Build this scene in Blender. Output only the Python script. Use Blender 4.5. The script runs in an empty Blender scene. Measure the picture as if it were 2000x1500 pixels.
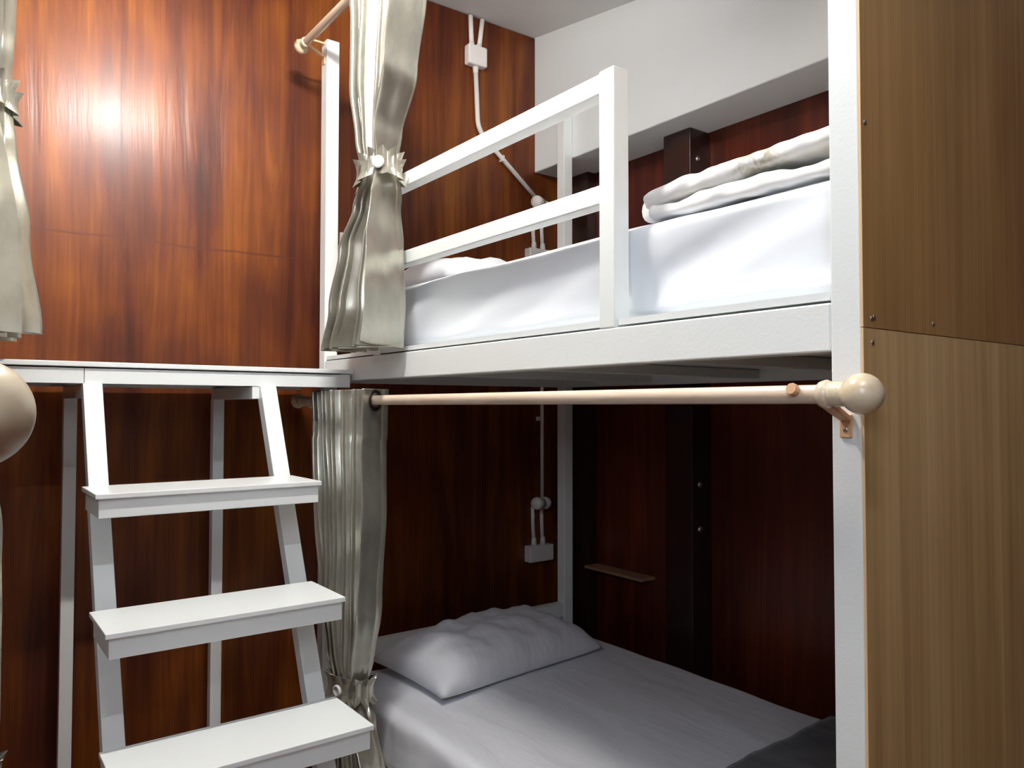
import bpy, bmesh, math, random
from mathutils import Vector, Matrix, noise
random.seed(7)
C = bpy.context.scene
COL = C.collection
PI = math.pi

# ------------------------------------------------------------------ camera
cam_d = bpy.data.cameras.new('camera'); cam = bpy.data.objects.new('camera', cam_d); COL.objects.link(cam)
fw = Vector((-0.80315616, 0.59506713, 0.0289014)); rt = Vector((0.59533477, 0.80347734, 0.00082447)); up = rt.cross(fw).normalized()
m = Matrix((rt, up, -fw)).transposed().to_4x4()
cam.matrix_world = m
cam_d.sensor_width = 36.0; cam_d.lens = 1501.2 / 2000 * 36; cam_d.clip_start = .02
C.camera = cam
# z = 0 is the eye level of the photographer; the floor lies 1.5 m below it
FLOOR = -1.5

# ------------------------------------------------------------------ world and light
w = bpy.data.worlds.new('world'); C.world = w; w.use_nodes = True
w.node_tree.nodes['Background'].inputs[0].default_value = (.62, .75, 1, 1)
w.node_tree.nodes['Background'].inputs[1].default_value = .6
def light(name, kind, loc, energy, color, **k):
    d = bpy.data.lights.new(name, kind); d.energy = energy; d.color = color
    for a, b in k.items(): setattr(d, a, b)
    o = bpy.data.objects.new(name, d); COL.objects.link(o); o.location = loc
    return o
# ceiling bulb
LAMP = (-1.5, .66, 1.49)      # fluorescent tube on the ceiling; its fitting is built with the room
# cool fill light in an unseen window, added behind the photographer
wl = light('window_fill', 'AREA', (1.0, -1.66, 1.0), 38, (.80, .90, 1), shape='RECTANGLE', size=1.3, size_y=.9)
wl.rotation_euler = (math.radians(90), 0, 0)

C.view_settings.view_transform = 'Standard'; C.view_settings.look = 'None'
C.view_settings.gamma = 1; C.view_settings.use_curve_mapping = False
C.view_settings.exposure = 0.24

# ------------------------------------------------------------------ materials
def mat(name, col, rough=.5, metal=0, **k):
    mt = bpy.data.materials.new(name); mt.use_nodes = True
    b = mt.node_tree.nodes['Principled BSDF']
    b.inputs['Base Color'].default_value = (*col, 1); b.inputs['Roughness'].default_value = rough; b.inputs['Metallic'].default_value = metal
    for a, v in k.items(): b.inputs[a.replace('_', ' ')].default_value = v
    return mt, mt.node_tree, b
def N(nt, t, **k):
    n = nt.nodes.new(t)
    for a, v in k.items(): setattr(n, a, v)
    return n
def coords(nt, scale):
    tc = N(nt, 'ShaderNodeTexCoord'); mp = N(nt, 'ShaderNodeMapping'); mp.inputs['Scale'].default_value = scale
    nt.links.new(tc.outputs['Object'], mp.inputs['Vector']); return mp.outputs[0]
def noise_tex(nt, vec, scale, detail=4, rough=.55, dist=0):
    n = N(nt, 'ShaderNodeTexNoise'); n.inputs['Scale'].default_value = scale; n.inputs['Detail'].default_value = detail
    n.inputs['Roughness'].default_value = rough; n.inputs['Distortion'].default_value = dist
    nt.links.new(vec, n.inputs['Vector']); return n.outputs['Fac']
def ramp(nt, fac, stops):
    r = N(nt, 'ShaderNodeValToRGB'); e = r.color_ramp.elements
    while len(e) < len(stops): e.new(.5)
    for i, (p, c) in enumerate(stops): e[i].position = p; e[i].color = (*c, 1)
    nt.links.new(fac, r.inputs[0]); return r.outputs[0]
def mix(nt, a, b, fac, mode='MIX'):
    n = N(nt, 'ShaderNodeMix', data_type='RGBA', blend_type=mode)
    for s, v in ((6, a), (7, b), (0, fac)):
        if hasattr(v, 'links') or hasattr(v, 'is_linked'): nt.links.new(v, n.inputs[s])
        elif isinstance(v, tuple): n.inputs[s].default_value = (*v, 1)
        else: n.inputs[s].default_value = v
    return n.outputs[2]
def bump(nt, b, fac, strength=.2, dist=.01, sock='Normal'):
    n = N(nt, 'ShaderNodeBump'); n.inputs['Strength'].default_value = strength; n.inputs['Distance'].default_value = dist
    nt.links.new(fac, n.inputs['Height']); nt.links.new(n.outputs[0], b.inputs[sock])

def wood_panel(name, stops, vs, rough, coat, coat_rough, metal=0, seams=(), big=.5):
    """veneer with upright grain; vs = object-space scale, small along the grain"""
    mt, nt, b = mat(name, (.3, .08, .02), rough, metal)
    v1 = coords(nt, vs); f1 = noise_tex(nt, v1, 1.0, 7, .62, .6)
    v2 = coords(nt, (vs[0]*.16, vs[1]*.16, vs[2]*1.6)); f2 = noise_tex(nt, v2, 1.0, 3, .5, .3)
    v3 = coords(nt, (vs[0]*6, vs[1]*6, vs[2]*2.2)); f3 = noise_tex(nt, v3, 1.0, 3, .6)
    mx = N(nt, 'ShaderNodeMix', data_type='FLOAT'); mx.inputs[0].default_value = big
    nt.links.new(f1, mx.inputs[2]); nt.links.new(f2, mx.inputs[3])
    col = ramp(nt, mx.outputs[0], stops)
    fine = ramp(nt, f3, [(.3, (.72, .68, .66)), (.62, (1, 1, 1))])
    col = mix(nt, col, fine, .8, 'MULTIPLY')
    if seams:
        tc = N(nt, 'ShaderNodeTexCoord'); sp = N(nt, 'ShaderNodeSeparateXYZ'); nt.links.new(tc.outputs['Object'], sp.inputs[0])
        wv = noise_tex(nt, coords(nt, (3, 3, 0)), 1, 2)
        for z, amp, dark in seams:
            a = N(nt, 'ShaderNodeMath', operation='MULTIPLY_ADD'); a.inputs[1].default_value = amp; a.inputs[2].default_value = -z - amp*.5
            nt.links.new(wv, a.inputs[0])
            s = N(nt, 'ShaderNodeMath', operation='ADD'); nt.links.new(sp.outputs[2], s.inputs[0]); nt.links.new(a.outputs[0], s.inputs[1])
            ab = N(nt, 'ShaderNodeMath', operation='ABSOLUTE'); nt.links.new(s.outputs[0], ab.inputs[0])
            mr = N(nt, 'ShaderNodeMapRange'); mr.inputs[1].default_value = .001; mr.inputs[2].default_value = .006
            mr.inputs[3].default_value = dark; mr.inputs[4].default_value = 0; nt.links.new(ab.outputs[0], mr.inputs[0])
            col = mix(nt, col, (.10, .022, .008), mr.outputs[0])
    nt.links.new(col, b.inputs['Base Color'])
    b.inputs['Coat Weight'].default_value = coat; b.inputs['Coat Roughness'].default_value = coat_rough
    bump(nt, b, f1, .12, .004); bump(nt, b, f1, .45, .006, 'Coat Normal')
    return mt
M = {}
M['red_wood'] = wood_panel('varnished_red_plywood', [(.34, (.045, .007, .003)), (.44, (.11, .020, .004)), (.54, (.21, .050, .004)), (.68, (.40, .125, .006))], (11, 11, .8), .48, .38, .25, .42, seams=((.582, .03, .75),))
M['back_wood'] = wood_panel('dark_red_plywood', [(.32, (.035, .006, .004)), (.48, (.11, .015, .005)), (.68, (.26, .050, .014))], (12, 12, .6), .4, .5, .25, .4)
M['post_wood'] = wood_panel('dark_brown_post_wood', [(.3, (.010, .005, .004)), (.7, (.035, .012, .009))], (14, 14, .7), .35, .5, .25)
M['brown_ply'] = wood_panel('brown_plywood', [(.34, (.21, .11, .034)), (.48, (.34, .185, .06)), (.64, (.46, .26, .09))], (10, 14, .55), .6, .12, .4, big=.55)
M['tan_ply'] = wood_panel('tan_plywood', [(.34, (.42, .25, .09)), (.50, (.58, .39, .165)), (.66, (.70, .50, .24))], (9, 11, .5), .6, .1, .4, big=.55)
mt, nt, b = mat('pale_wood', (.76, .60, .45), .38, Coat_Weight=.35, Coat_Roughness=.2)
f = noise_tex(nt, coords(nt, (3, 60, 60)), 1, 5, .6, .8)
nt.links.new(ramp(nt, f, [(.3, (.66, .49, .35)), (.6, (.80, .65, .51))]), b.inputs['Base Color']); M['pale_wood'] = mt
mt, nt, b = mat('turned_pale_wood', (.78, .65, .46), .3, Coat_Weight=.6, Coat_Roughness=.25)
f = noise_tex(nt, coords(nt, (8, 8, 45)), 1, 4, .6, .8)
nt.links.new(ramp(nt, f, [(.3, (.70, .55, .36)), (.6, (.80, .68, .49))]), b.inputs['Base Color']); M['turned_wood'] = mt
M['orange_wood'] = mat('orange_wood', (.70, .42, .24), .5)[0]
M['shelf_wood'] = mat('shelf_wood', (.34, .19, .10), .6)[0]
M['ply_edge'] = mat('plywood_edge', (.80, .52, .27), .6)[0]
def paint(name, col, chips, rough=.38):
    mt, nt, b = mat(name, col, rough)
    f = noise_tex(nt, coords(nt, (1, 1, 1)), 130, 3, .6); bump(nt, b, f, .16, .002)
    if chips:
        g = noise_tex(nt, coords(nt, (1, 1, 1)), 26, 5, .7)
        nt.links.new(ramp(nt, g, [(.0, col), (.715, col), (.73, (.16, .17, .17))]), b.inputs['Base Color'])
    return mt
M['white_paint'] = paint('white_frame_paint', (.83, .86, .85), True)
M['white_board'] = paint('white_board_paint', (.84, .87, .87), False, .3)
M['plaster'] = paint('white_plaster', (.76, .79, .79), False, .9)
M['ceiling'] = paint('ceiling_plaster', (.74, .75, .75), False, .9)
M['plastic'] = mat('white_plastic', (.80, .78, .76), .35)[0]
M['black_plastic'] = mat('black_plastic', (.01, .01, .012), .4)[0]
M['steel'] = mat('screw_steel', (.62, .62, .60), .3, 1)[0]
M['grommet'] = mat('dark_bronze', (.045, .030, .026), .35, .7)[0]
M['white_pearl'] = mat('button_plastic', (.86, .86, .92), .25)[0]
M['floor'] = wood_panel('floor_boards', [(.3, (.10, .05, .025)), (.7, (.22, .12, .06))], (.8, 12, 12), .4, .3, .2)
def sheet(name, col, stain=False, wr=.25):
    mt, nt, b = mat(name, col, .85, Sheen_Weight=.25)
    f = noise_tex(nt, coords(nt, (.7, 2.0, 1)), 6, 3, .5, .3); bump(nt, b, f, wr, .02)
    if stain:
        tc = N(nt, 'ShaderNodeTexCoord'); d = N(nt, 'ShaderNodeVectorMath', operation='DISTANCE'); d.inputs[1].default_value = stain
        nt.links.new(tc.outputs['Object'], d.inputs[0])
        mr = N(nt, 'ShaderNodeMapRange'); mr.inputs[1].default_value = .02; mr.inputs[2].default_value = .075; mr.inputs[3].default_value = 1; mr.inputs[4].default_value = 0
        nt.links.new(d.outputs['Value'], mr.inputs[0])
        s = noise_tex(nt, coords(nt, (1, 1, 1)), 60, 6, .7); s2 = ramp(nt, s, [(.42, (0, 0, 0)), (.60, (1, 1, 1))])
        mu = N(nt, 'ShaderNodeMath', operation='MULTIPLY'); nt.links.new(mr.outputs[0], mu.inputs[0]); nt.links.new(s2, mu.inputs[1])
        nt.links.new(mix(nt, col, (.40, .38, .27), mu.outputs[0]), b.inputs['Base Color'])
    return mt
M['sheet'] = sheet('white_cotton', (.78, .81, .86), wr=.1)
M['low_sheet'] = sheet('white_cotton_creased', (.74, .75, .80), wr=.4)
M['pillowcase'] = sheet('white_pillow_cotton', (.76, .77, .82), wr=.5)
M['quilt'] = sheet('white_quilt', (.83, .82, .80), (-.87, 1.215, .472), .35)
M['blanket'] = sheet('charcoal_blanket', (.085, .085, .095), wr=.5)
mt, nt, b = mat('silver_satin', (.50, .48, .385), .24, .68, Sheen_Weight=.3, Sheen_Roughness=.4)
f = noise_tex(nt, coords(nt, (1, 1, .6)), 28, 4, .6, .4); g = noise_tex(nt, coords(nt, (6, 6, 1)), 7, 4, .6, 1)
bump(nt, b, f, .12, .004)
nt.links.new(ramp(nt, f, [(.3, (.42, .405, .335)), (.7, (.52, .505, .425))]), b.inputs['Base Color'])
M['satin'] = mt

# ------------------------------------------------------------------ mesh helpers
def obj(name, bm, material, parent=None, smooth=False, bevel=0, seg=2, solid=0):
    bmesh.ops.recalc_face_normals(bm, faces=bm.faces) if not solid else None
    me = bpy.data.meshes.new(name); bm.to_mesh(me); bm.free(); me.materials.append(material)
    if smooth: me.polygons.foreach_set('use_smooth', [True]*len(me.polygons))
    o = bpy.data.objects.new(name, me); COL.objects.link(o)
    if solid:
        md = o.modifiers.new('solid', 'SOLIDIFY'); md.thickness = solid; md.offset = 0
    if bevel:
        md = o.modifiers.new('bevel', 'BEVEL'); md.width = bevel; md.segments = seg; md.limit_method = 'ANGLE'
    if parent: o.parent = parent
    return o
def box(bm, a, b_):
    """axis aligned box from corner a to corner b"""
    r = bmesh.ops.create_cube(bm, size=1)
    for v in r['verts']: v.co = Vector([(a[i]+b_[i])/2 + v.co[i]*(b_[i]-a[i]) for i in range(3)])
    return r['verts']
def B(*boxes):
    bm = bmesh.new()
    for a, b_ in boxes: box(bm, a, b_)
    return bm
def tube(bm, pts, r, n=16, caps=True):
    pts = [Vector(p) for p in pts]; rings = []; prev = None
    for i, p in enumerate(pts):
        t = (pts[min(i+1, len(pts)-1)] - pts[max(i-1, 0)]).normalized()
        if prev is None: a = t.orthogonal().normalized()
        else: a = (prev - t*prev.dot(t)).normalized()
        prev = a; b_ = t.cross(a); rr = r[i] if isinstance(r, (list, tuple)) else r
        rings.append([bm.verts.new(p + a*math.cos(2*PI*k/n)*rr + b_*math.sin(2*PI*k/n)*rr) for k in range(n)])
    for i in range(len(rings)-1):
        for k in range(n): bm.faces.new((rings[i][k], rings[i][(k+1) % n], rings[i+1][(k+1) % n], rings[i+1][k]))
    if caps: bm.faces.new(rings[0][::-1]); bm.faces.new(rings[-1])
    return bm
def lathe(bm, prof, origin, axis, n=40):
    """prof = [(t, r)] along axis from origin"""
    o = Vector(origin); d = Vector(axis).normalized()
    return tube_exact(bm, [(o + d*t, r) for t, r in prof], d, n)
def tube_exact(bm, pr, d, n):
    a = d.orthogonal().normalized(); b_ = d.cross(a); rings = []
    for p, r in pr:
        rings.append([bm.verts.new(p + (a*math.cos(2*PI*k/n) + b_*math.sin(2*PI*k/n))*max(r, 1e-4)) for k in range(n)])
    for i in range(len(rings)-1):
        for k in range(n): bm.faces.new((rings[i][k], rings[i][(k+1) % n], rings[i+1][(k+1) % n], rings[i+1][k]))
    bm.faces.new(rings[0][::-1]); bm.faces.new(rings[-1]); return bm
def tag(o, label, cat, group=None, kind=None):
    if label: o['label'] = label
    if cat: o['category'] = cat
    if group: o['group'] = group
    if kind: o['kind'] = kind
    return o
def empty(name, loc, label, cat, group=None):
    o = bpy.data.objects.new(name, None); COL.objects.link(o); o.empty_display_size = .05
    o['base'] = 0; del o['base']
    return tag(o, label, cat, group)
def struct(name, bm, m_, **k):
    o = obj(name, bm, m_, **k); o['kind'] = 'structure'; return o

# ------------------------------------------------------------------ the room
XW, YW, YB = -2.940, 2.562, 2.313          # wood wall, back wall, beam face
XR, YF = 1.7, -1.6
XK, ZB, ZT = -1.7, 1.144, 1.64
def ceil_z(x): return 1.813 - (min(x, XK) - XW)*.153
bm = bmesh.new()
xs = [XW-.1, XK, XR+.1]
top = []; bot = []
for x in xs:
    bot.append([bm.verts.new((x, y, ceil_z(x))) for y in (YF-.1, YW+.1)])
    top.append([bm.verts.new((x, y, 1.95)) for y in (YF-.1, YW+.1)])
for i in range(2):
    bm.faces.new((bot[i][0], bot[i][1], bot[i+1][1], bot[i+1][0])); bm.faces.new((top[i][0], top[i+1][0], top[i+1][1], top[i][1]))
    bm.faces.new((bot[i][0], bot[i+1][0], top[i+1][0], top[i][0])); bm.faces.new((bot[i][1], top[i][1], top[i+1][1], bot[i+1][1]))
bm.faces.new((bot[0][0], top[0][0], top[0][1], bot[0][1])); bm.faces.new((bot[2][0], bot[2][1], top[2][1], top[2][0]))
struct('ceiling', bm, M['ceiling'])
struct('floor', B(((XW-.1, YF-.1, FLOOR-.1), (XR+.1, YW+.1, FLOOR))), M['floor'])
struct('wall_left', B(((XW-.1, YF-.1, FLOOR), (XW, YW+.1, 1.81))), M['red_wood'])
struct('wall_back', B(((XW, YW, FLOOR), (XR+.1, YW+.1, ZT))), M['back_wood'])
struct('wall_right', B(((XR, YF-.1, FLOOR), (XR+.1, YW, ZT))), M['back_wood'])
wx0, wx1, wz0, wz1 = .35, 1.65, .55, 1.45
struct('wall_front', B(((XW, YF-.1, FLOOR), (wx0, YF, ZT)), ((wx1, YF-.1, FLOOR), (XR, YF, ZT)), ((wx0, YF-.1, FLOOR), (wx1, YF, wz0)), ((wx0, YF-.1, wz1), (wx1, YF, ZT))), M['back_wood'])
struct('added_window_1', B(((wx0, YF-.05, wz0), (wx0+.04, YF, wz1)), ((wx1-.04, YF-.05, wz0), (wx1, YF, wz1)), ((wx0, YF-.05, wz0), (wx1, YF, wz0+.04)), ((wx0, YF-.05, wz1-.04), (wx1, YF, wz1)), ((1.03, YF-.05, wz0), (1.07, YF, wz1))), M['white_board'])  # frame of the added, unseen window that holds the fill light
# fluorescent batten on the ceiling
def batten(L, half, strength, tint, label):
    lf = obj('ceiling_lamp', B(((L[0]-.04, L[1]-half-.035, L[2]+.045), (L[0]+.04, L[1]+half+.035, ceil_z(L[0])+.01)),
        ((L[0]-.018, L[1]-half-.015, L[2]-.02), (L[0]+.018, L[1]-half, L[2]+.05)), ((L[0]-.018, L[1]+half, L[2]-.02), (L[0]+.018, L[1]+half+.015, L[2]+.05))), M['plastic'], bevel=.003)
    tag(lf, label, 'lamp')
    mt, nt, b = mat('glowing_tube', (1, 1, 1)); b.inputs['Emission Color'].default_value = (*tint, 1); b.inputs['Emission Strength'].default_value = strength
    obj('tube', tube(bmesh.new(), [(L[0], L[1]-half, L[2]), (L[0], L[1]+half, L[2])], .016, 20), mt, lf, True)
batten(LAMP, .15, 830, (1, .96, .90), 'short white fluorescent batten on the ceiling over the ladder platform')
batten((.0, .2, 1.5), .30, 125, (.88, .95, 1), 'longer unseen batten added on the ceiling to brighten the near end of the aisle')  # second lamp, unseen, added to brighten the near rail and post
# boxed white beam under the ceiling along the back wall, its underside notched round the pillar
bm = bmesh.new()
bx = [XW, XK, XR]
fb = [bm.verts.new((x, YB, ZB)) for x in bx]; ft = [bm.verts.new((x, YB, ceil_z(x)+.01)) for x in bx]
bb = [bm.verts.new((x, YW, ZB)) for x in bx]; bt = [bm.verts.new((x, YW, ceil_z(x)+.01)) for x in bx]
for i in range(2):
    bm.faces.new((fb[i], fb[i+1], ft[i+1], ft[i])); bm.faces.new((fb[i], bb[i], bb[i+1], fb[i+1]))
    bm.faces.new((bb[i], bt[i], bt[i+1], bb[i+1])); bm.faces.new((ft[i], ft[i+1], bt[i+1], bt[i]))
bm.faces.new((fb[0], ft[0], bt[0], bb[0])); bm.faces.new((fb[2], bb[2], bt[2], ft[2]))
struct('trim_1', bm, M['plaster'], bevel=.006)
# dark pillar, and the dark board filling the corner
pil = struct('trim_2', B(((-2.215, 2.44, FLOOR), (-2.070, YW, ZB))), M['post_wood'], bevel=.003)
struct('trim_3', B(((-2.90, 2.505, FLOOR), (-2.765, YW, ZB)),), M['post_wood'], bevel=.003)
bm = bmesh.new()
for z in (1.02, .855, -.32, -.50):
    lathe(bm, [(0, .013), (.005, .012), (.009, .005)], (-2.070, 2.485, z), (1, 0, 0), 14)
o = obj('screw', bm, M['steel'], pil, True); o['label'] = 'shiny round screw heads'

# ------------------------------------------------------------------ bunk beds
XF0, XF1, XN0, XN1 = -2.704, -2.654, -.668, -.618     # head post and foot post in x
def bunk(sgn, y_front, y_rear, label, near=True):
    """y_front = outer face on the aisle side, y_rear = front face of the rear post"""
    root = empty('bunk_bed', (0, 0, 0), label, 'bunk bed', 'white metal bunk beds')
    def bb(x0, x1, ya, yb, z0, z1):
        y0, y1 = y_front + sgn*ya, y_front + sgn*yb
        return ((x0, min(y0, y1), z0), (x1, max(y0, y1), z1))
    D = abs(y_rear - y_front)
    W = M['white_paint']
    for (x0, x1) in ((XF0, XF1), (XN0, XN1)):
        for ya in (0, D):
            top = 1.355 if (x0 < -1) else 1.56
            p = obj('post', B(bb(x0, x1, ya, ya+.05, FLOOR, top)), W, root, bevel=.003)
    for lvl, (z0, z1) in enumerate(((.086, .163), (-1.27, -1.195))):
        obj('side_rail', B(bb(XF1, XN0, 0, .05, z0, z1)), W, root, bevel=.003)
        obj('side_rail', B(bb(XF1, XN0, D, D+.05, z0, z1)), W, root, bevel=.003)
        for x0 in (XF0, XN0):
            obj('end_rail', B(bb(x0+.002, x0+.048, .05, D, z0, z1)), W, root, bevel=.003)
        for x in (-2.15, -1.65, -1.15):
            obj('cross_bar', B(bb(x, x+.03, .05, D, z0+.01, z0+.04)), W, root, bevel=.002)
        # mattress board lying on the rails with a thin dark joint showing under its edge
        o = obj('base_board', B(bb(XF1+.005, -1.202, .006, D+.03, z1+.005, z1+.018), bb(-1.144, XN0-.006, .006, D+.03, z1+.005, z1+.018), bb(-1.202, -1.144, .052, D+.03, z1+.005, z1+.018)), M['white_board'], root)
        o = obj('deck_board', B(bb(XF1, XN0, .055, D-.005, z0+.042, z0+.05)), M['white_board'], root)
    for z0, z1 in ((.418, .476), (-.945, -.885)):
        obj('head_rail', B(bb(XF0+.003, XF1-.003, .05, D, z0, z1)), W, root, bevel=.003)
    # guard rail on the aisle side: two bars between two short posts
    g = obj('guard_rail', B(bb(-2.22, -1.196, .002, .042, .668, .712), bb(-2.22, -1.196, .002, .042, .43, .472)), W, root, bevel=.003)
    obj('guard_post', B(bb(-1.196, -1.150, 0, .044, .163, .715)), W, root, bevel=.003)
    obj('guard_post', B(bb(-2.262, -2.216, 0, .044, .163, .715)), W, root, bevel=.003)
    return root
YA, YR = 1.116, 2.261
bunk(1, YA, YR, 'white steel two-tier bunk bed with an upper guard rail, standing against the red wood walls')

# plywood panels closing the foot of the bunk
def ply(z0, z1, m_, bulge, label):
    bm = bmesh.new(); n = 24; y0, y1 = YA-.001, YW-.005; rows = []
    for i in range(n+1):
        z = z0 + (z1-z0)*i/n; b_ = bulge*math.sin(PI*i/n)
        rows.append([bm.verts.new((x, y, z)) for x, y in ((XN1+.001, y0-b_*.6), (XN1+.0045+b_*.3, y0-b_*.6), (XN1+.0045, y1), (XN1+.001, y1))])
    for i in range(n):
        for k in range(4): bm.faces.new((rows[i][k], rows[i][(k+1) % 4], rows[i+1][(k+1) % 4], rows[i+1][k]))
    bm.faces.new(rows[0][::-1]); bm.faces.new(rows[-1])
    o = tag(obj('plywood_panel', bm, m_), label, 'panel', 'plywood sheets on the bunk foot')
    e = obj('edge', B(((XN1+.001, y0-.002, z0), (XN1+.0046, y0-.001, z1))), M['ply_edge'], o); e['label'] = 'pale orange cut edge'
    return o
pu = ply(.1205, 1.56, M['brown_ply'], .001, 'darker brown plywood sheet screwed to the bunk foot, the upper one')
pd = ply(FLOOR, .119, M['tan_ply'], .003, 'lighter tan plywood sheet on the bunk foot, below the brown one')
for par, spots in ((pu, ((1.125, .434), (1.138, .1345), (1.335, .139), (1.145, .1365))), (pd, ((1.14, .098),))):
    for (y, z) in spots:
        bm = lathe(bmesh.new(), [(0, .0045), (.0012, .0042), (.0018, .002)], (XN1+.0045, y, z), (1, 0, 0), 12)
        obj('screw', bm, M['steel'], par, True)

# ------------------------------------------------------------------ mattresses, pillows, quilt, blanket
def soft_box(x0, x1, y0, y1, z0, z1, r, nx, ny, nz, disp):
    """box with rounded edges, gridded, pushed along its normal by disp(p, n)"""
    bm = bmesh.new(); cache = {}
    L = (x1-x0, y1-y0, z1-z0); o = (x0, y0, z0); n = (nx, ny, nz)
    def vert(i, j, k):
        key = (i, j, k)
        if key in cache: return cache[key]
        p = Vector((x0+L[0]*i/nx, y0+L[1]*j/ny, z0+L[2]*k/nz))
        q = Vector([min(max(p[a], o[a]+r), o[a]+L[a]-r) for a in range(3)])
        d = p - q
        if d.length > 1e-9: d.normalize(); p = q + d*r
        nn = d if d.length > 1e-9 else Vector((0, 0, 1))
        p = p + nn*disp(p, nn)
        cache[key] = bm.verts.new(p); return cache[key]
    for i in range(nx):
        for j in range(ny):
            for k in (0, nz): bm.faces.new((vert(i, j, k), vert(i+1, j, k), vert(i+1, j+1, k), vert(i, j+1, k)))
    for i in range(nx):
        for k in range(nz):
            for j in (0, ny): bm.faces.new((vert(i, j, k), vert(i+1, j, k), vert(i+1, j, k+1), vert(i, j, k+1)))
    for j in range(ny):
        for k in range(nz):
            for i in (0, nx): bm.faces.new((vert(i, j, k), vert(i, j+1, k), vert(i, j+1, k+1), vert(i, j, k+1)))
    return bm
def ridge(t): return (1 - abs(noise.noise(Vector((t, .3, .7)))*2))
def d_upper(p, n):
    v = 0
    if n.y < -.5:                                            # diagonal drag folds on the long side
        h = max(0, min(1, (p.z-.18)/.2)); t = (p.x*.55 - (p.z-.18)*1.5)
        v = .030*noise.noise(Vector((t*4.6, p.z*1.6+p.x*.8, 1.3))) + .004*noise.noise(Vector((t*13, p.z*3+p.x*2, 4)))
        v = v*(.5+.5*math.sin(PI*h)) - .006
    elif n.z > .5: v = .006*noise.noise(p*4)
    return v
o = obj('mattress', soft_box(XF1+.01, XN0-.006, YA+.064, YR+.02, .184, .392, .03, 150, 24, 24, d_upper), M['sheet'], smooth=True)
tag(o, 'mattress in a white fitted sheet on the upper bunk, behind the guard rail', 'mattress')
def d_lower(p, n):
    if n.z > .5:
        v = .004*noise.noise(p*3) + .0045*noise.noise(Vector((p.x*3, p.y*10 + p.x*4, 2)))*(1 if p.x < -1.2 else .5)
        return v
    if n.y < -.5:
        h = max(0, min(1, (-.98-p.z)/.2)); return .014*h*noise.noise(Vector((p.x*16 + p.z*2, p.z*1.5, 5))) + .006*h
    return 0
o = obj('mattress', soft_box(XF1+.012, XN0-.006, YA+.052, YR-.004, -1.172, -.98, .035, 130, 70, 16, d_lower), M['low_sheet'], smooth=True)
tag(o, 'mattress in a white sheet on the lower bunk, half in shade', 'mattress')

def pillow(name, cx, cy, z, lx, ly, h, rz, m_, label, tilt=(0, 0), seed=0):
    bm = bmesh.new(); n = 44; g = {}
    for side in (0, 1):
        for i in range(n+1):
            for j in range(n+1):
                u, v = i/n*2-1, j/n*2-1; edge = i in (0, n) or j in (0, n)
                if side and edge: g[1, i, j] = g[0, i, j]; continue
                pu_ = 1 - .10*(1-v*v)*0; # outline bows inward between the corners
                x = u*lx/2*(1 - .10*(1-abs(v)**2.2)*0 - .07*(1-v*v)*abs(u)**3); y = v*ly/2*(1 - .05*(1-u*u)*abs(v)**3)
                t = ((1-abs(u)**2.6)*(1-abs(v)**3.2))**.45
                wr = .06*noise.noise(Vector((u*2.2+seed, v*4, side))) +   .06*(noise.noise(Vector((u*2+v*2, v*5+seed, side+3))))*(abs(v)**2) + .02*noise.noise(Vector((u*6, v*11, seed)))
                zz = h*t*(.80 if side == 0 else -.20)*(1+wr*3 if side == 0 else 1) + h*.20
                g[side, i, j] = bm.verts.new((x, y, zz))
    for side in (0, 1):
        for i in range(n):
            for j in range(n):
                q = [g[side, i, j], g[side, i+1, j], g[side, i+1, j+1], g[side, i, j+1]]
                bm.faces.new(q if side == 0 else q[::-1])
    R_ = Matrix.Rotation(tilt[0], 4, 'X') @ Matrix.Rotation(tilt[1], 4, 'Y')
    bmesh.ops.transform(bm, matrix=Matrix.Translation((cx, cy, z)) @ Matrix.Rotation(rz, 4, 'Z') @ R_, verts=bm.verts)
    return tag(obj(name, bm, m_, smooth=True), label, 'pillow')
pillow('pillow', -2.43, 1.70, -.978, .43, .80, .165, math.radians(6), M['pillowcase'], 'plump white pillow lying at the head of the lower bunk', (0, math.radians(3)), 2)
pillow('pillow', -2.39, 1.66, .397, .46, .74, .14, math.radians(4), M['sheet'], 'white pillow peeping over the upper mattress beside the curtain', (0, 0), 9)

# folded quilt: one sheet folded back on itself in two thick layers
bm = bmesh.new(); prof = []
def quilt_layer(z0, z1, xa, xb, ya, yb, seed):
    def dq(p, n):
        return .012*noise.noise(Vector((p.x*9+seed, p.y*7, p.z*14))) + .006*noise.noise(Vector((p.x*26, p.y*16, p.z*30+seed))) - .004
    return soft_box(xa, xb, ya, yb, z0, z1, min(.03, (z1-z0)*.46), 70, 40, 12, dq)
me_t = bpy.data.meshes.new('t')
quilt_bm = bmesh.new()
for (z0, z1, xa, xb, ya, yb, s) in ((.393, .436, -1.145, -.69, 1.20, 1.78, 1), (.432, .474, -1.17, -.69, 1.205, 1.78, 5)):
    t = quilt_layer(z0, z1, xa, xb, ya, yb, s)
    for v in t.verts:                                      # droops towards its left end, lifts to the right
        k = max(0, min(1, (v.co.x + 1.155)/.47)); v.co.z += .016*k*(1 if z0 > .42 else .1) - (.012*(1-k)**2 if z0 > .42 else 0)
    t.to_mesh(me_t); t.free(); quilt_bm.from_mesh(me_t)
t = tube(bmesh.new(), [(-1.155, y, .430) for y in (1.235, 1.3, 1.5, 1.75)], .030, 16)   # the fold joining the two layers
t.to_mesh(me_t); t.free(); quilt_bm.from_mesh(me_t)
tag(obj('folded_quilt', quilt_bm, M['quilt'], smooth=True), 'white quilt with a greenish stain, folded on the upper bunk at its foot', 'quilt')

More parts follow.
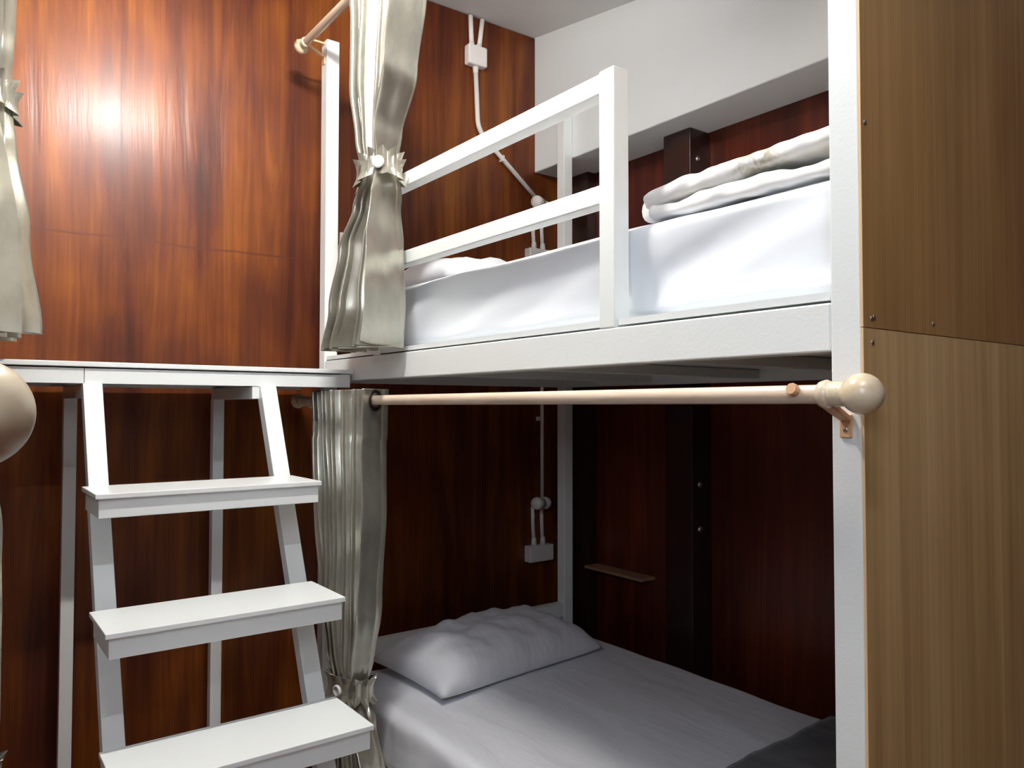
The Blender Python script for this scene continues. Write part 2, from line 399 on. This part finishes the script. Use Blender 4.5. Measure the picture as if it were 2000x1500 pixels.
# charcoal blanket on the lower mattress
bm = bmesh.new(); n = 40; g = []
for i in range(n+1):
    row = []
    for j in range(n+1):
        v = j/n; y = 1.20 + 1.04*v
        x0 = -1.27 - .09*v + .012*math.sin(v*9)
        x = x0 + (-.69 - x0)*(i/n)
        z = -.962 + .008*noise.noise(Vector((x*7, y*5, 1))) + .006*noise.noise(Vector((x*16, y*13, 3)))
        row.append(bm.verts.new((x, y, z)))
    g.append(row)
for i in range(n):
    for j in range(n): bm.faces.new((g[i][j], g[i+1][j], g[i+1][j+1], g[i][j+1]))
o = obj('blanket', bm, M['blanket'], smooth=True, solid=.012)
tag(o, 'charcoal blanket spread over the foot of the lower bunk', 'blanket')

# ------------------------------------------------------------------ platform with ladder
lad = empty('ladder_platform', (0, 0, 0), 'white wooden platform with a sloping step ladder, standing before the red wall', 'ladder')
WB = M['white_board']
obj('platform_top', B(((-2.865, -.04, .108), (-2.392, 1.108, .122))), WB, lad, bevel=.002)
obj('platform_frame', B(((-2.425, -.03, .062), (-2.400, .3115, .104)), ((-2.425, .3135, .062), (-2.400, 1.100, .104)),
                        ((-2.855, -.03, .062), (-2.83, 1.100, .104)), ((-2.855, -.03, .108), (-2.41, 1.098, .1085))), WB, lad, bevel=.0015)
for y0 in (.313, .776):
    obj('side_rail', B(((-2.855, y0-.002, .022), (-2.402, y0+(.035 if y0 > .5 else .016), .062))), WB, lad, bevel=.002)
    obj('rear_leg', B(((-2.870, y0, FLOOR), (-2.833, y0+.038, .024))), WB, lad, bevel=.002)
for y0, y1 in ((.308, .356), (.795, .845)):
    bm = bmesh.new()
    xt, xb = -2.388, -2.388 + (.062-FLOOR)*.475
    vs = [bm.verts.new(p) for p in ((xt, y0, .062), (xt, y1, .062), (xt-.045, y1, .062), (xt-.045, y0, .062),
                                    (xb, y0, FLOOR), (xb, y1, FLOOR), (xb-.045, y1, FLOOR), (xb-.045, y0, FLOOR))]
    for q in ((0, 1, 2, 3), (7, 6, 5, 4), (0, 4, 5, 1), (1, 5, 6, 2), (2, 6, 7, 3), (3, 7, 4, 0)): bm.faces.new([vs[i] for i in q])
    obj('stringer', bm, WB, lad, bevel=.002)
for x0, x1, z in ((-2.225, -2.005, -.205), (-2.070, -1.845, -.488), (-1.905, -1.68, -.757), (-1.78, -1.555, -1.03), (-1.655, -1.43, -1.29)):
    t = obj('tread', B(((x0, .288, z-.012), (x1, .838, z))), WB, lad, bevel=.0015)
    obj('tread_frame', B(((x1-.024, .296, z-.058), (x1-.008, .832, z-.012)), ((x0+.01, .296, z-.058), (x1-.024, .307, z-.012)), ((x0+.01, .846-.0, z-.058), (x1-.024, .857-.022+.012, z-.012)) if False else ((x0+.01, .296, z-.02), (x1-.024, .307, z-.012))), WB, t, bevel=.0015)

# ------------------------------------------------------------------ curtain rods
def rod(y, z, label, group, ext=0):
    r = obj('curtain_rod', tube(bmesh.new(), [(-2.70, y, z), (-.62+ext, y, z)], .0143, 32), M['pale_wood'], smooth=False)
    md = r.modifiers.new('es', 'EDGE_SPLIT'); r.data.polygons.foreach_set('use_smooth', [True]*len(r.data.polygons))
    tag(r, label, 'curtain rod', group)
    # turned ball ends
    prof = [(0, .0145), (.004, .0195), (.012, .0215), (.018, .0195), (.020, .017), (.0225, .0185), (.027, .019), (.030, .0178), (.033, .0185), (.037, .0178), (.040, .0172)]
    ball = [(.066 - .0295*math.cos(a), .0295*math.sin(a)) for a in [math.radians(38+i*(142/18)) for i in range(19)]]
    for x, s in ((-.645+ext, 1), (-2.672, -1)):
        k = 1 if s > 0 else .8
        bm = lathe(bmesh.new(), [(t*k, q*(1 if s > 0 else .9)) for t, q in prof + ball], (x, y, z), (s, 0, 0), 48)
        o = obj('finial', bm, M['turned_wood'], r, True)
    return r
def rod_bracket(rd, x, y, z, s):
    """wooden V bracket fixed to a bunk post; s = +1 when the post lies at larger y"""
    yp = y + s*.070
    bm = bmesh.new()
    box(bm, (x-.010, min(yp, yp-s*.004), z-.066), (x+.010, max(yp, yp-s*.004), z-.030))
    vs = []
    for (yy, zz) in ((yp, z-.034), (yp-s*.006, z-.040), (y-s*.004, z-.012), (y+s*.012, z-.006)):
        vs.append([bm.verts.new((x+dx, yy, zz)) for dx in (-.009, .009)])
    for i in range(4): bm.faces.new((vs[i][0], vs[i][1], vs[(i+1) % 4][1], vs[(i+1) % 4][0]))
    bm.faces.new([q[0] for q in vs][::-1]); bm.faces.new([q[1] for q in vs])
    box(bm, (x-.006, min(y, yp), z+.010), (x+.006, max(y, yp), z+.017))
    b_ = obj('bracket', bm, M['orange_wood'], rd, bevel=.0015)
    obj('screw', lathe(bmesh.new(), [(0, .004), (.0015, .0038), (.002, .002)], (x, yp-s*.0035, z-.054), (0, -s, 0), 14), M['steel'], b_, True)
    bm = lathe(bmesh.new(), [(0, .0085), (.002, .0095), (.010, .0095), (.012, .0085)], (x-.034, y-s*.013, z+.006), (0, -s, .25), 10)
    obj('thumb_screw', bm, M['orange_wood'], rd)
RY = 1.046
rods = {}
for key, y, z, s, lab in (('ul', RY, 1.332, 1, 'pale wooden curtain rod high up over the upper bunk'),
                          ('ll', RY, .018, 1, 'pale wooden curtain rod running under the upper bunk, ball end on the near post'),
                          ('l2', .012, -.004, -1, 'wooden curtain rod whose big ball end fills the left edge')):
    r = rod(y, z, lab, None, .085 if s < 0 else 0); rods[key] = r
    rod_bracket(r, -.643, y, z, s); rod_bracket(r, -2.680, y, z, s)

# ------------------------------------------------------------------ curtains
def interp(rows, z):
    rows = sorted(rows)
    if z <= rows[0][0]: return rows[0][1:]
    for a, b_ in zip(rows, rows[1:]):
        if z <= b_[0]:
            t = (z-a[0])/(b_[0]-a[0]); t = t*t*(3-2*t)
            return [a[i]*(1-t)+b_[i]*t for i in range(1, len(a))]
    return rows[-1][1:]
def curtain(label, rows, folds, ztop, zbot, dense=.6, seed=0, rod_yz=None, tie_z=None, ties_side=1, button=None, end=.25, group=None):
    """rows: (z, xc, yc, half length along the rod, fold depth)"""
    bm = bmesh.new(); nu = folds*44; zs = []; z = ztop
    while z > zbot: zs.append(z); z -= (.004 if ztop - z < .085 else .012)
    zs.append(zbot); grid = []
    rnd = random.Random(seed); ph = [rnd.uniform(.75, 1.12) for _ in range(folds*2+4)]
    PH = 2*PI*folds - PI*end
    def pt(s, z):
        xc, yc, hx, A = interp(rows, z); g = s**dense; f_ = PH*g
        k = int(f_/PI); a = ph[k]*(1-(f_/PI-k)) + ph[k+1]*(f_/PI-k)
        q = math.sin(f_); q = math.copysign(abs(q)**.75, q)
        lag = .35*hx/folds*math.sin(2*f_)*(1)                       # folds overhang like an omega
        near_tie = math.exp(-((z-tie_z)/.10)**2) if tie_z is not None else 0
        wob = .012*noise.noise(Vector((s*4+seed, z*1.8, seed))) + .006*noise.noise(Vector((s*9, z*5.5, seed+2)))*(.5+2*near_tie)
        x = xc + hx*(2*s-1) + lag + wob*.6
        y = yc + A*a*q*(1 + .35*max(0, min(1, (f_-PH+1.2*PI)/(.2*PI)))) + wob*(1.0 if rod_yz is None or z < rod_yz[1]-.12 else .1)
        return Vector((x, y, z + .006*noise.noise(Vector((s*9, 0, seed)))*(1 if z < zbot+.02 else 0)))
    for z in zs: grid.append([bm.verts.new(pt(i/nu, z)) for i in range(nu+1)])
    for a, b_ in zip(grid, grid[1:]):
        for i in range(nu): bm.faces.new((a[i], a[i+1], b_[i+1], b_[i]))
    if rod_yz:
        xl = pt((int(PH/PI)*PI/PH)**(1/dense), rod_yz[1]).x
        kill = [f_ for f_ in bm.faces if abs(f_.calc_center_median().x-xl) < .02 and (f_.calc_center_median().z-rod_yz[1])**2 + ((f_.calc_center_median().y-rod_yz[0]))**2 < .0225**2]
        bmesh.ops.delete(bm, geom=kill, context='FACES')
    o = obj('curtain', bm, M['satin'], smooth=True, solid=.0022)
    tag(o, label, 'curtain', group)
    if rod_yz:
        last = int(PH/PI)
        for k in range(last, last+1):
            s = (k*PI/PH)**(1/dense)
            p0, p1 = pt(max(0, s-.006), rod_yz[1]), pt(min(1, s+.006), rod_yz[1]); d = (p1-p0); nrm = Vector((-d.y, d.x, 0)).normalized()
            if nrm.x < 0: nrm = -nrm
            c = pt(s, rod_yz[1]); c.y = rod_yz[0]; bm = bmesh.new(); rings = []; nn = 36
            a = Vector((0, 0, 1)); b2 = nrm.cross(a)
            for r_, h in ((.0215, -.004), (.0215, .004), (.024, .006), (.030, .0055), (.033, .0025), (.033, -.0025), (.030, -.0055), (.024, -.006)):
                rings.append([bm.verts.new(c + (a*math.cos(2*PI*q/nn)+b2*math.sin(2*PI*q/nn))*r_ + nrm*h) for q in range(nn)])
            for i in range(8):
                for q in range(nn): bm.faces.new((rings[i][q], rings[i][(q+1) % nn], rings[(i+1) % 8][(q+1) % nn], rings[(i+1) % 8][q]))
            obj('grommet', bm, M['grommet'], o, True)
    if tie_z is not None:
        xc, yc, hx, A = interp(rows, tie_z); ax, ay = hx+.022, A+.020
        bm = bmesh.new(); nn = 132; rows_ = [(-.036, .014), (-.030, .010), (-.016, .002), (0, 0), (.016, .002), (.030, .010), (.036, .014)]
        pts = []
        for dz, fl in rows_:
            row = []
            for q in range(nn):
                t = 2*PI*q/nn; zig = abs(((q/11.0) % 1)*2-1)            # box pleats gathered on the band
                rr = fl*(zig*1.1-.2) + .010*(zig-.5)
                row.append(bm.verts.new((xc + (ax+rr)*math.cos(t), yc + (ay+rr)*math.sin(t), tie_z + dz*(1+.35*(zig-.5)) + .014*math.cos(t+.6))))
            pts.append(row)
        for a, b_ in zip(pts, pts[1:]):
            for q in range(nn): bm.faces.new((a[q], a[(q+1) % nn], b_[(q+1) % nn], b_[q]))
        tb = obj('tieback', bm, M['satin'], o, solid=.002); tb['label'] = 'pleated tieback band'
        if button is not None:
            t = button; c = Vector((xc+(ax+.008)*math.cos(t), yc+(ay+.008)*math.sin(t), tie_z+.008)); d = Vector((math.cos(t)/ax, math.sin(t)/ay, 0)).normalized()
            bu = obj('button', lathe(bmesh.new(), [(0, .016), (.006, .0185), (.010, .0175), (.011, .013), (.009, .011), (.0095, .001)], c, d, 28), M['white_pearl'], tb, True)
            bu['label'] = 'round white button'
    return o
# upper bunk curtain (z, xc, yc, hx, A)
curtain('silver satin curtain on the upper bunk, tied back with a buttoned band',
        [(1.385, -2.02, 1.036, .20, .055), (1.19, -2.01, 1.030, .165, .058), (.97, -2.03, 1.03, .135, .055), (.80, -2.05, 1.03, .085, .045), (.69, -2.052, 1.03, .062, .034),
         (.60, -2.07, 1.03, .085, .045), (.48, -2.09, 1.025, .125, .060), (.30, -2.10, 1.015, .155, .068), (.165, -2.125, 1.01, .18, .072)],
        4, 1.385, .172, dense=.66, seed=3, rod_yz=(RY, 1.332), tie_z=.69, button=math.radians(-38), end=.45)
curtain('silver satin curtain on the lower bunk, bunched behind the ladder',
        [(.052, -2.305, RY, .225, .045), (-.06, -2.30, RY, .215, .045), (-.30, -2.28, 1.042, .205, .046), (-.60, -2.27, 1.04, .175, .044), (-.78, -2.262, 1.04, .125, .038), (-.872, -2.25, 1.04, .085, .032),
         (-.96, -2.22, 1.035, .10, .034), (-1.10, -2.18, 1.03, .13, .036), (-1.36, -2.17, 1.03, .15, .04)],
        6, .052, -1.36, dense=.85, seed=8, rod_yz=(RY, .018), tie_z=-.872, button=math.radians(-70), end=.5)
curtain('silver satin curtain at the upper left edge, hanging above the platform',
        [(1.385, -2.20, .03, .20, .055), (1.05, -2.20, .045, .16, .06), (.86, -2.22, .05, .12, .06), (.735, -2.22, .055, .085, .055),
         (.62, -2.20, .055, .12, .062), (.40, -2.20, .06, .16, .075), (.165, -2.20, .065, .19, .095)],
        3, 1.385, .168, dense=.8, seed=21, rod_yz=(.012, 1.332), tie_z=.735, button=None, end=.4)
curtain('silver satin curtain at the lower left edge, under the big wooden ball',
        [(.034, -2.18, .012, .22, .045), (-.30, -2.18, .035, .20, .075), (-.70, -2.18, .04, .14, .07), (-.845, -2.18, .045, .095, .055),
         (-.95, -2.16, .04, .12, .055), (-1.36, -2.16, .04, .16, .06)],
        4, .034, -1.36, dense=.7, seed=33, rod_yz=(.012, -.004), tie_z=-.845, button=None, end=.3)
r = rod(.012, 1.332, 'upper rod of the left bunk carrying the upper left curtain', None)
rod_bracket(r, -.643, .012, 1.332, -1); rod_bracket(r, -2.680, .012, 1.332, -1)

# ------------------------------------------------------------------ wiring on the wood wall
PL = M['plastic']
wx = XW
def conduit(bm, pts, r=.0085):
    P = [Vector((wx + r + .003, y, z)) for y, z in pts]; out = [P[0]]
    for i in range(1, len(P)-1):                                   # rounded elbows
        a, b_, c = P[i-1], P[i], P[i+1]; d1 = (a-b_).normalized(); d2 = (c-b_).normalized(); k = min(.05, (a-b_).length*.45, (c-b_).length*.45)
        for j in range(7):
            t = j/6; out.append((b_+d1*k)*(1-t)**2 + b_*2*t*(1-t) + (b_+d2*k)*t*t)
    out.append(P[-1]); tube(bm, out, r, 14)
jb = obj('junction_box', B(((wx, 1.902, 1.569), (wx+.043, 2.005, 1.661))), PL, bevel=.008, seg=3)
tag(jb, 'white plastic junction box under the ceiling on the red wall', 'electrical box')
bm = bmesh.new()
for y0, y1 in ((1.934, 1.928), (1.975, 1.994)):
    conduit(bm, [(y0, 1.661), (y1, 1.803)], .0112)
    lathe(bm, [(0, .013), (.018, .013)], (wx+.014, y0, 1.661), (0, 0, 1), 16)
obj('conduit', bm, PL, jb, True)
bm = bmesh.new(); conduit(bm, [(1.956, 1.575), (1.971, 1.281), (2.055, 1.212), (2.332, 1.003)], .0112)
lathe(bm, [(0, .014), (.03, .0125)], (wx+.014, 1.956, 1.571), (0, .05, -1), 16)
obj('conduit', bm, PL, jb, True)
obj('clip', B(((wx, 2.101, 1.156), (wx+.026, 2.116, 1.185))), PL, jb, bevel=.002)
def reading_light(zc, label):
    """small swivel reading light on two short conduits rising from a socket strip"""
    root = empty('reading_light', (0, 0, 0), label, 'lamp', 'wall reading lights')
    bm = bmesh.new(); lathe(bm, [(0, .018), (.004, .024), (.045, .030), (.060, .026), (.064, .010)], (wx+.08, 2.30, zc+.006), (.3, -1, .02), 24)
    obj('lamp_head', bm, PL, root, True)
    bm = bmesh.new(); bmesh.ops.create_uvsphere(bm, u_segments=24, v_segments=14, radius=.030, matrix=Matrix.Translation((wx+.058, 2.335, zc)))
    tube(bm, [(wx+.002, 2.354, zc), (wx+.058, 2.338, zc)], .018, 18)
    obj('swivel', bm, PL, root, True)
    for y in (2.30, 2.354):
        bm = bmesh.new(); zt = zc-.02 if y < 2.33 else zc+.0
        tube(bm, [(wx+.014, y-.008, zt), (wx+.014, y-.006, zc-.107), (wx+.014, y, zc-.198)], .0095, 14)
        lathe(bm, [(0, .0145), (.035, .011)], (wx+.014, y, zc-.203), (0, 0, 1), 16)
        obj('conduit', bm, PL, root, True)
    s = obj('socket_box', B(((wx, 2.252, zc-.280), (wx+.048, 2.397, zc-.203))), PL, root, bevel=.005, seg=3)
    return root
reading_light(.966, 'white reading light on the red wall, over the upper mattress')
rl = reading_light(-.464, 'white reading light over the lower pillow, its socket box beneath')
bm = bmesh.new(); conduit(bm, [(2.352, .12), (2.353, -.45)], .0085)
o = obj('conduit', bm, PL, rl, True)
obj('clip', B(((wx, 2.323, -.070), (wx+.022, 2.344, -.051))), PL, rl, bevel=.002)
sp = obj('switch_plate', B(((wx, 1.295, .571), (wx+.010, 1.388, .713))), PL, bevel=.006, seg=3)
tag(sp, 'white wall switch plate half hidden behind the upper curtain', 'switch')
obj('rocker', B(((wx+.010, 1.319, .608), (wx+.013, 1.366, .678))), M['black_plastic'], sp, bevel=.002)
# small shelf on the back wall beside the lower bunk
o = obj('wall_shelf', B(((-2.76, 2.475, -.771), (-2.386, YW, -.758)),), M['shelf_wood'], bevel=.002)
tag(o, 'small plywood shelf on the dark wall above the lower bunk', 'shelf')
